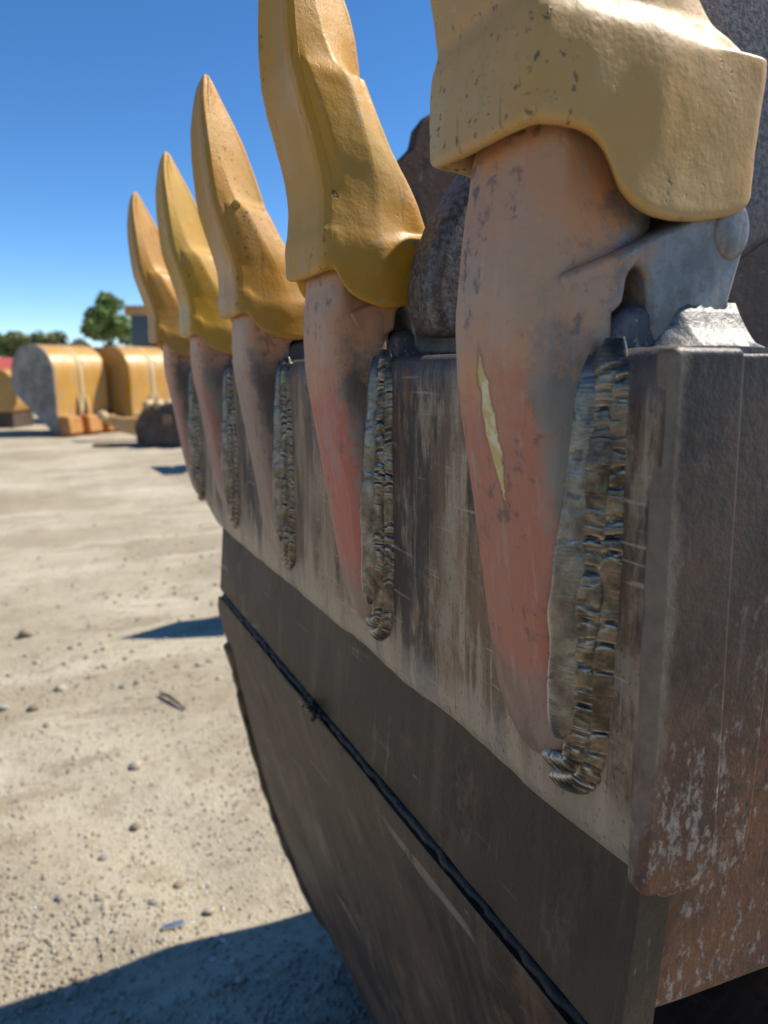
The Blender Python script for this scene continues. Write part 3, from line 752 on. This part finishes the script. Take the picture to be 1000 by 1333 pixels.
# ================================================================== things in the yard
RT = Vector((.907, -.4215, 0)); FW = Vector((.4215, .907, 0))      # image right / forward on the ground
def gp(u, v, zz=0.0):                                              # point of the yard seen at photo pixel (u, v)
    F_, ph, ps = 963.0, R(10.96), R(24.93)
    x = (u - 500) / F_; y = -(v - 666.5) / F_
    fw = math.cos(ph) + y * math.sin(ph); up = -math.sin(ph) + y * math.cos(ph)
    k = (zz - EYE) / up
    return Vector(((x * math.cos(ps) + fw * math.sin(ps)) * k, (-x * math.sin(ps) + fw * math.cos(ps)) * k, zz))
def dirp(u, v, dist):                                              # point at a given forward distance along a pixel's ray
    F_, ph, ps = 963.0, R(10.96), R(24.93)
    x = (u - 500) / F_; y = -(v - 666.5) / F_
    fw = math.cos(ph) + y * math.sin(ph); up = -math.sin(ph) + y * math.cos(ph)
    k = dist / fw
    return Vector(((x * math.cos(ps) + fw * math.sin(ps)) * k, (-x * math.sin(ps) + fw * math.cos(ps)) * k, EYE + up * k))

# ---- two yellow buckets lying on their lips
def yard_bucket(loc, rz, W, label, n_teeth, grey_end):
    b = empty('yellow_bucket', loc, rz); tag(b, label, 'bucket', 'yellow buckets lying in the yard')
    # local: x along the width, y away from the viewer, z up
    outer = [(-.02, .42), (0, .62), (.0, 1.45), (.05, 1.72), (.16, 1.93), (.34, 2.10), (.60, 2.20), (.95, 2.20), (1.25, 2.08), (1.47, 1.84), (1.57, 1.5), (1.57, 1.08)]
    P = [tuple(p) for p in smooth_curve([(a, 0, c) for a, c in outer], 3)]
    P = [(p[0], p[2]) for p in P]
    inner = [(a + .04, c) if a < .3 else (a, c - .04) for a, c in P]
    ring = lambda x: [(x, a, c) for a, c in P] + [(x, a, c) for a, c in reversed(inner)]
    autosmooth(MB().loft([ring(x) for x in (0, W)]).build('shell', FARYEL, b), 50)
    side = P + [(1.50, 1.0), (.12, .02), (-.05, .08)]
    for x0, x1, m_ in ((-.05, 0, FARGREY if grey_end else FARYEL), (W, W + .05, FARYEL)):
        o = MB().prism(side, x0, x1, 'x').build('end_plate', m_, b, False); bevel(o, .012, 2)
    o = MB().prism([(-.06, .44), (.0, .44), (.12, .06), (.06, .05), (-.10, .10)], .0, W, 'x').build('lip', FARORANGE if grey_end else DKSTEEL, b, False); bevel(o, .01)
    for x in ((W * .5,) if True else ()):
        MB().prism([(a - .008, c) for a, c in P[2:]] + [(a + .004, c) for a, c in reversed(P[2:])], x - .05, x + .05, 'x').build('weld_strip', FARSTRIP, b)
    for k in range(n_teeth):
        x = .18 + k * (W - .3) / max(1, n_teeth - 1)
        pr = [(-.10, .48), (.02, .46), (.10, .10), (.02, -.0), (-.34, .02), (-.42, .08), (-.36, .46)]
        o = MB().prism(pr, x - .20, x + .20, 'x').build('tooth', FARORANGE, b, False); bevel(o, .03, 3)
    for x in (W * .42, W * .58):
        o = MB().prism([(-.02, .98), (-.10, .62), (-.06, .5), (.02, .5)], x - .03, x + .03, 'x').build('gusset', FARSTRIP, b, False); bevel(o, .012)
    return b
wd = Vector((.80, .02)); rzb = math.atan2(-.25, .97)
p1 = gp(70, 569); yard_bucket(p1 + FW * .35, R(37), 1.50, 'yellow bucket with a dusty grey end plate and orange teeth lying on its lip', 3, True)
p2 = gp(147, 566); yard_bucket(p2 + FW * 1.0 + RT * .22, R(33), 1.38, 'yellow bucket lying behind an angled yellow arm right of the grey ended bucket', 0, False)

# ---- angled yellow arm in front of the second bucket
a0 = dirp(110, 540, 16.6); a1 = dirp(215, 540, 17.2)
arm = empty('loose_arm', gp(126, 574) + FW * .3, rzb + R(14)); tag(arm, 'angled yellow steel arm lying on the dirt in front of the right yellow bucket', 'steel arm')
pr = [(0, .62), (.5, .50), (.95, .50), (1.35, .92), (1.62, .86), (1.50, .50), (1.12, .12), (.85, .06), (.45, .16), (.02, .46)]
o = MB().prism([(x, z) for x, z in pr], -.16, .16, 'y').build('arm_plate', FARYEL, arm, False); bevel(o, .03, 3)
o = MB().loft([[(.06 + r_ * math.cos(a * .5236), y_, .55 + r_ * math.sin(a * .5236)) for a in range(12)] for r_, y_ in ((.12, -.2), (.12, .2))]).build('pin_boss', FARSTRIP, arm)
sh = empty('scrap_bracket', gp(204, 578), rzb); tag(sh, 'dark rusty bracket with lugs lying at the end of the yellow arm', 'bracket')
o = MB().prism([(-.38, 0), (.42, 0), (.46, .5), (.30, .82), (.05, .92), (-.22, .8), (-.42, .42)], -.2, .25, 'y').build('bracket_plate', BROWNST, sh, False); bevel(o, .03)
for x in (-.12, .10, .32):
    o = MB().loft([[(x + r_ * math.cos(a * .7854), y_, .86 + r_ * math.sin(a * .7854)) for a in range(8)] for r_, y_ in ((.10, -.32), (.10, .26))]).build('lug', FARSTRIP, sh)
fl = empty('flat_bar', gp(170, 580), rzb); tag(fl, 'flat rusty steel bar lying on the dirt under the yellow arm', 'steel bar')
MB().box(-.75, .75, -.12, .12, 0, .05).build('bar', BROWNST, fl, False)

cf = empty('shadow_stand', (3.05, 12.4, 0), R(5)); tag(cf, 'dark unseen stand added right of the yellow buckets to shade the dirt', 'shadow caster')  # unseen stand, added so that its shadow falls on the dirt
o = MB().prism([(-.5, 0), (.6, 0), (.7, .9), (.35, 1.35), (-.1, 1.42), (-.45, 1.0)], -.35, .3, 'y').build('frame_plate', DKSTEEL, cf, False); bevel(o, .02)
for x in (-.25, .15): MB().box(x, x + .12, -.6, .5, 1.0, 1.25).build('cross_bar', DKSTEEL, cf, False)
dk = empty('dark_attachment', gp(222, 586) + FW * .8, R(-15)); tag(dk, 'dark rusty attachment lying between the yellow arm and the near bucket', 'attachment')
o = MB().prism([(-.75, 0), (.7, 0), (.8, .5), (.5, .95), (.1, 1.1), (-.35, .8), (-.6, .45)], -.25, .35, 'y').build('attachment_plate', DKSTEEL, dk, False); bevel(o, .03)
for x in (-.3, .2): MB().box(x, x + .16, -.42, .45, .5, .68).build('cross_bar', BROWNST, dk, False)

# ---- machine with a dark windowed cab, mostly hidden behind the teeth
mp = dirp(193, 470, 23.6); mp.z = 0
mc = empty('yellow_machine', mp, R(-25)); tag(mc, 'yellow machine with a dark windowed cab standing behind the yellow buckets', 'loader')
def zpx(v, d): return EYE + (480 - v) / 963 * d / 1.0
D = 23.6
MB().box(-.62, 2.6, -.1, 1.9, zpx(414, D), zpx(402, D)).build('roof', FARYEL, mc, False)
MB().box(-.50, 2.4, .1, 1.7, zpx(452, D), zpx(414, D)).build('cab_window', NAVY, mc, False)
for x in (1.0, 2.35): MB().box(x, x + .1, .02, .1, zpx(452, D), zpx(414, D)).build('cab_post', FARYEL, mc, False)
MB().box(-2.9, 3.4, .0, 1.9, .95, zpx(453, D)).build('body', FARYEL, mc, False)
MB().box(-3.4, -.3, -.12, 0, zpx(463, D), zpx(455, D)).build('rail', DKSTEEL, mc, False)
for x in (-1.9, 1.9):
    MB().loft([[(x + r_ * math.cos(a * .2618), y_, .8 + r_ * math.sin(a * .2618)) for a in range(24)] for r_, y_ in ((.6, -.12), (.8, -.05), (.8, .45), (.6, .5))]).build('wheel', DKSTEEL, mc)

# ---- things at the left edge of the view
lm = empty('parked_machine', dirp(-14, 470, 20.5).xy.to_3d(), R(-25)); tag(lm, 'yellow machine cut off by the left edge of the view', 'machine')
o = MB().prism([(-2.2, .45), (.50, .45), (.66, .75), (.62, 1.35), (.35, 1.6), (-2.2, 1.6)], 0, 1.5, 'y').build('body', FARYEL, lm, False); bevel(o, .05, 3)
o = MB().box(-2.1, .45, .1, 1.3, 0, .45).build('track', DKSTEEL, lm, False)
rc = empty('red_container', dirp(-45, 470, 52).xy.to_3d(), R(-25)); tag(rc, 'faded red steel container in the distance at the left edge', 'container')
o = MB().box(-8, 2.2, 0, 2.4, .1, 2.4).build('container_shell', REDP, rc, False); bevel(o, .04)
for k in range(10): MB().box(-7.6 + k * 1.0, -7.5 + k * 1.0, -.05, 0, .2, 2.3).build('rib', REDP, rc, False)

# ---- upright pointed plate added unseen behind the lip to cast a pointed shadow
rs = empty('shadow_caster', (1.52, 4.50, 0), R(8)); tag(rs, 'dark pointed plate added unseen behind the lip to cast a pointed shadow', 'ripper shank')
o = MB().prism([(-.30, 0), (.30, 0), (.26, .35), (.18, .75), (.02, 1.16), (-.10, .80), (-.22, .4)], -.16, .16, 'x').build('caster_plate', DKSTEEL, rs, False); bevel(o, .01)

# ---- trees and brush
def leaf_cloud(n, blobs, size, seed):
    r = np.random.RandomState(seed); V = []; F = []
    wts = np.array([b[3] ** 3 for b in blobs]); wts /= wts.sum()
    for k in range(n):
        b = blobs[r.choice(len(blobs), p=wts)]
        d = r.normal(size=3); d /= np.linalg.norm(d); rad = b[3] * r.uniform(.35, 1) ** .6 * r.uniform(.85, 1.12)
        p = np.array(b[:3]) + d * rad * np.array([1, 1, .85])
        a = r.normal(size=3); a /= np.linalg.norm(a); c = np.cross(a, r.normal(size=3)); c /= np.linalg.norm(c)
        s = size * r.uniform(.6, 1.4); i = len(V)
        V += [tuple(p - a * s), tuple(p + c * s * .55), tuple(p + a * s), tuple(p - c * s * .55)]; F.append((i, i + 1, i + 2, i + 3))
    me = bpy.data.meshes.new('leaves'); me.from_pydata(V, [], F); return me
def tree(u, d, vtop, width_px, label, mat, n=2600, seed=1, trunk_px=None):
    base = dirp(u, 470, d); base.z = 0
    top = EYE + (480 - vtop) / 963 * d * 1.02; wdt = width_px / 963 * d / 2
    t = empty('tree', base); tag(t, label, 'tree')
    rr = random.Random(seed); bl = []
    for k in range(30):
        a = rr.uniform(0, 6.28); q = rr.uniform(0, 1); hz = top * (.36 + .56 * rr.random())
        lim = wdt * (1.0 if hz < top * .72 else .62) * .72
        bl.append((lim * q * math.cos(a), lim * q * math.sin(a), hz, wdt * rr.uniform(.14, .34)))
    bl.append((0, 0, top * .9, wdt * .32))
    link('crown', leaf_cloud(n, bl, wdt * .055 + .04, seed), mat, t, False)
    mb = MB(); mb.tube([(0, 0, 0), (.05, 0, top * .3), (-.04, .05, top * .6), (0, 0, top * .85)], [.16, .13, .09, .04], 8)
    for b in bl[:7]: mb.tube([(0, 0, top * .28), (b[0] * .5, b[1] * .5, b[2] * .75), (b[0], b[1], b[2])], [.07, .05, .02], 6)
    mb.build('trunk', BARK, t)
tree(143, 62, 386, 82, 'round green tree with a pale trunk behind the yellow buckets', LEAF, 5200, 3)
def bush(u, d, vtop, width_px, label, mat, seed, n=2200):
    base = dirp(u, 470, d); base.z = 0
    top = EYE + (480 - vtop) / 963 * d * 1.02; wdt = width_px / 963 * d / 2
    rr = random.Random(seed)
    bl = [(rr.uniform(-.8, .8) * wdt, rr.uniform(-.5, .5) * wdt, top * rr.uniform(.3, .78), wdt * rr.uniform(.45, .7)) for k in range(9)]
    t = empty('bush', base); tag(t, label, 'bush', 'brush along the far side of the yard')
    link('foliage', leaf_cloud(n, bl, .22, seed), mat, t, False)
    mb = MB()
    for b in bl[:5]: mb.tube([(b[0] * .3, 0, 0), (b[0] * .7, b[1] * .5, b[2] * .5), (b[0], b[1], b[2])], [.06, .04, .02], 5)
    mb.build('stem', BARK, t)
for k, (u, vt, wp, lab, m_) in enumerate([(2, 424, 46, 'bright green bush at the left edge of the view', LEAF), (32, 430, 44, 'olive bush second from the left edge', LEAF2), (62, 427, 44, 'olive green bush in the middle of the far brush', LEAF2),
        (90, 432, 42, 'grey green bush just left of the round tree', LEAF3), (-34, 430, 40, 'green bush beyond the left edge of the view', LEAF)]):
    bush(u, 78, vt, wp, lab, m_, 20 + k)
V_, F_ = [], []
link('far_brush', leaf_cloud(5200, [(x + rnd.uniform(-3, 3), y, rnd.uniform(.6, 2.6), 1.7) for x, y in [tuple((dirp(u, 470, 88)).xy) for u in range(-260, 330, 9)]], .3, 5), LEAF3, None, False)
tag(bpy.data.objects['far_brush'], 'low grey green brush along the far side of the yard', 'brush', kind='stuff')
# a bank of trees on all other sides of the horizon, so that the yard ends in something from any side
bl = []
for k in range(90):
    a = 6.2832 * k / 90
    if -.2 < math.sin(a - .35) and abs(a - 1.75) < .5: continue
    bl.append((130 * math.cos(a), 130 * math.sin(a), rnd.uniform(1, 3), rnd.uniform(3, 5)))
o = link('distant_wood', leaf_cloud(16000, bl, .8, 8), LEAF2, None, False); tag(o, 'distant wood round the yard', 'wood', kind='stuff')

# ---- loose stones: singles and gravel
def stone_mesh(seed):
    bm = bmesh.new(); bmesh.ops.create_icosphere(bm, subdivisions=2, radius=1)
    for v in bm.verts:
        v.co *= 1 + .28 * noise.noise(v.co * 1.1 + Vector((seed * 5, 0, 0))) + .10 * noise.noise(v.co * 3 + Vector((seed, 3, 0)))
        v.co.z *= .68
    me = bpy.data.meshes.new('stone'); bm.to_mesh(me); bm.free(); return me
SM = [stone_mesh(k) for k in range(6)]
for k, me in enumerate(SM): me.materials.append(STONE[k % 3])
def put_stone(p, r, k, label):
    o = link('stone', SM[k % 6]); o.location = (p.x, p.y, gz(p.x, p.y) + r * .30); o.scale = (r, r * rnd.uniform(.75, 1.1), r * rnd.uniform(.7, 1))
    o.rotation_euler = (rnd.uniform(-.3, .3), rnd.uniform(-.3, .3), rnd.uniform(0, 6.28))
    tag(o, label, 'stone', 'loose stones on the yard')
named = [(176, 997, 11, 'pale stone lying alone in the middle of the dirt'), (176, 1065, 10, 'round pale stone below the lone stone on the dirt'), (134, 1108, 10, 'small pale stone near the left gravel patch'),
         (272, 1180, 12, 'pale stone just above the shadow edge near the bucket'), (232, 1142, 9, 'stone at the top of the glinting debris patch'), (200, 1172, 8, 'pale stone left of the glinting debris patch'),
         (314, 1279, 11, 'flat stone lying inside the dark shadow of the bucket'), (45, 1298, 12, 'pale stone at the lower left corner of the shadow edge'), (92, 1285, 13, 'large pale stone beside the lower left shadow edge'),
         (62, 946, 8, 'small pale stone at the left of the dirt'), (45, 925, 10, 'whitish stone near the left edge of the dirt'), (4, 925, 9, 'stone cut by the left edge of the view'),
         (80, 900, 9, 'whitish stone in the upper left gravel patch'), (35, 828, 12, 'large pale stone highest on the left of the dirt'), (78, 1165, 9, 'stone in the left gravel patch'), (145, 1262, 8, 'stone next to the shadow edge at the left')]
for k, (u, v, rpx, lab) in enumerate(named):
    p = gp(u, v); d = p.xy.length; put_stone(p, rpx / 963 * d * .78, k, lab)
# gravel: thousands of pebbles as one piece of ground cover
def gravel(n, name, seed, box, rmin, rmax, mats, clump):
    r = np.random.RandomState(seed)
    bm = bmesh.new(); bmesh.ops.create_icosphere(bm, subdivisions=1, radius=1)
    T0 = np.array([v.co[:] for v in bm.verts]); TF = np.array([[v.index for v in f.verts] for f in bm.faces]); bm.free()
    VV = []; FF = []; cnt = 0; MI = []
    tries = 0
    while cnt < n and tries < n * 12:
        tries += 1
        u, v = r.uniform(box[0], box[2]), r.uniform(box[1], box[3])
        p = gp(u, v)
        if p.y > 26: continue
        dens = noise.noise((p.x * clump, p.y * clump, seed)) * .5 + .5
        if r.rand() > dens ** 2.2: continue
        s = rmin + (rmax - rmin) * r.rand() ** 4
        sc = np.array([s, s * r.uniform(.6, 1.1), s * r.uniform(.45, .8)])
        a = r.uniform(0, 6.28); c_, s_ = math.cos(a), math.sin(a)
        q = T0 * (1 + r.uniform(-.22, .22, size=(len(T0), 1))) * sc
        q = np.stack([q[:, 0] * c_ - q[:, 1] * s_, q[:, 0] * s_ + q[:, 1] * c_, q[:, 2]], 1) + np.array([p.x, p.y, gz(p.x, p.y) + s * .18])
        VV.append(q); FF.append(TF + cnt * len(T0)); MI += [int(r.choice(len(mats)))] * len(TF); cnt += 1
    VV = np.concatenate(VV); FF = np.concatenate(FF)
    me = bpy.data.meshes.new(name); me.from_pydata(VV.tolist(), [], FF.tolist())
    for m_ in mats: me.materials.append(m_)
    me.polygons.foreach_set('material_index', MI)
    return tag(link(name, me), kind='stuff')
gravel(13000, 'gravel', 2, (-60, 860, 520, 1420), .0010, .0095, STONE, 1.7)
gravel(900, 'gravel', 5, (-120, 680, 380, 900), .004, .022, STONE, .6)
g = gravel(150, 'metal_shavings', 9, (150, 1080, 330, 1260), .002, .008, [GLINT], 2.0)
gravel(40, 'metal_shavings', 11, (20, 1130, 420, 1330), .002, .007, [GLINT], 2.0)

p = gp(226, 1207)
st = empty('metal_strip', (p.x, p.y, gz(p.x, p.y) + .006), R(-2)); tag(st, 'short bright ridged metal strip lying on the dirt among glinting debris', 'metal strip')
MB().box(-.032, .032, -.009, .009, 0, .006).build('strip', GLINT, st, False)
for k in range(9): MB().box(-.030 + k * .0068, -.0265 + k * .0068, -.0085, .0085, .006, .009).build('ridge', GLINT, st, False)
p = gp(70, 1262 - 0)
p = gp(222, 917)
sk = empty('stick', (p.x, p.y, gz(p.x, p.y)), 0); tag(sk, 'short dark stick lying on the dirt left of the bucket', 'stick')
MB().tube([(-.03, .10, .012), (.0, .03, .022), (.02, -.03, .018), (.05, -.12, .010)], [.008, .010, .009, .005], 7).build('twig', WOOD, sk)
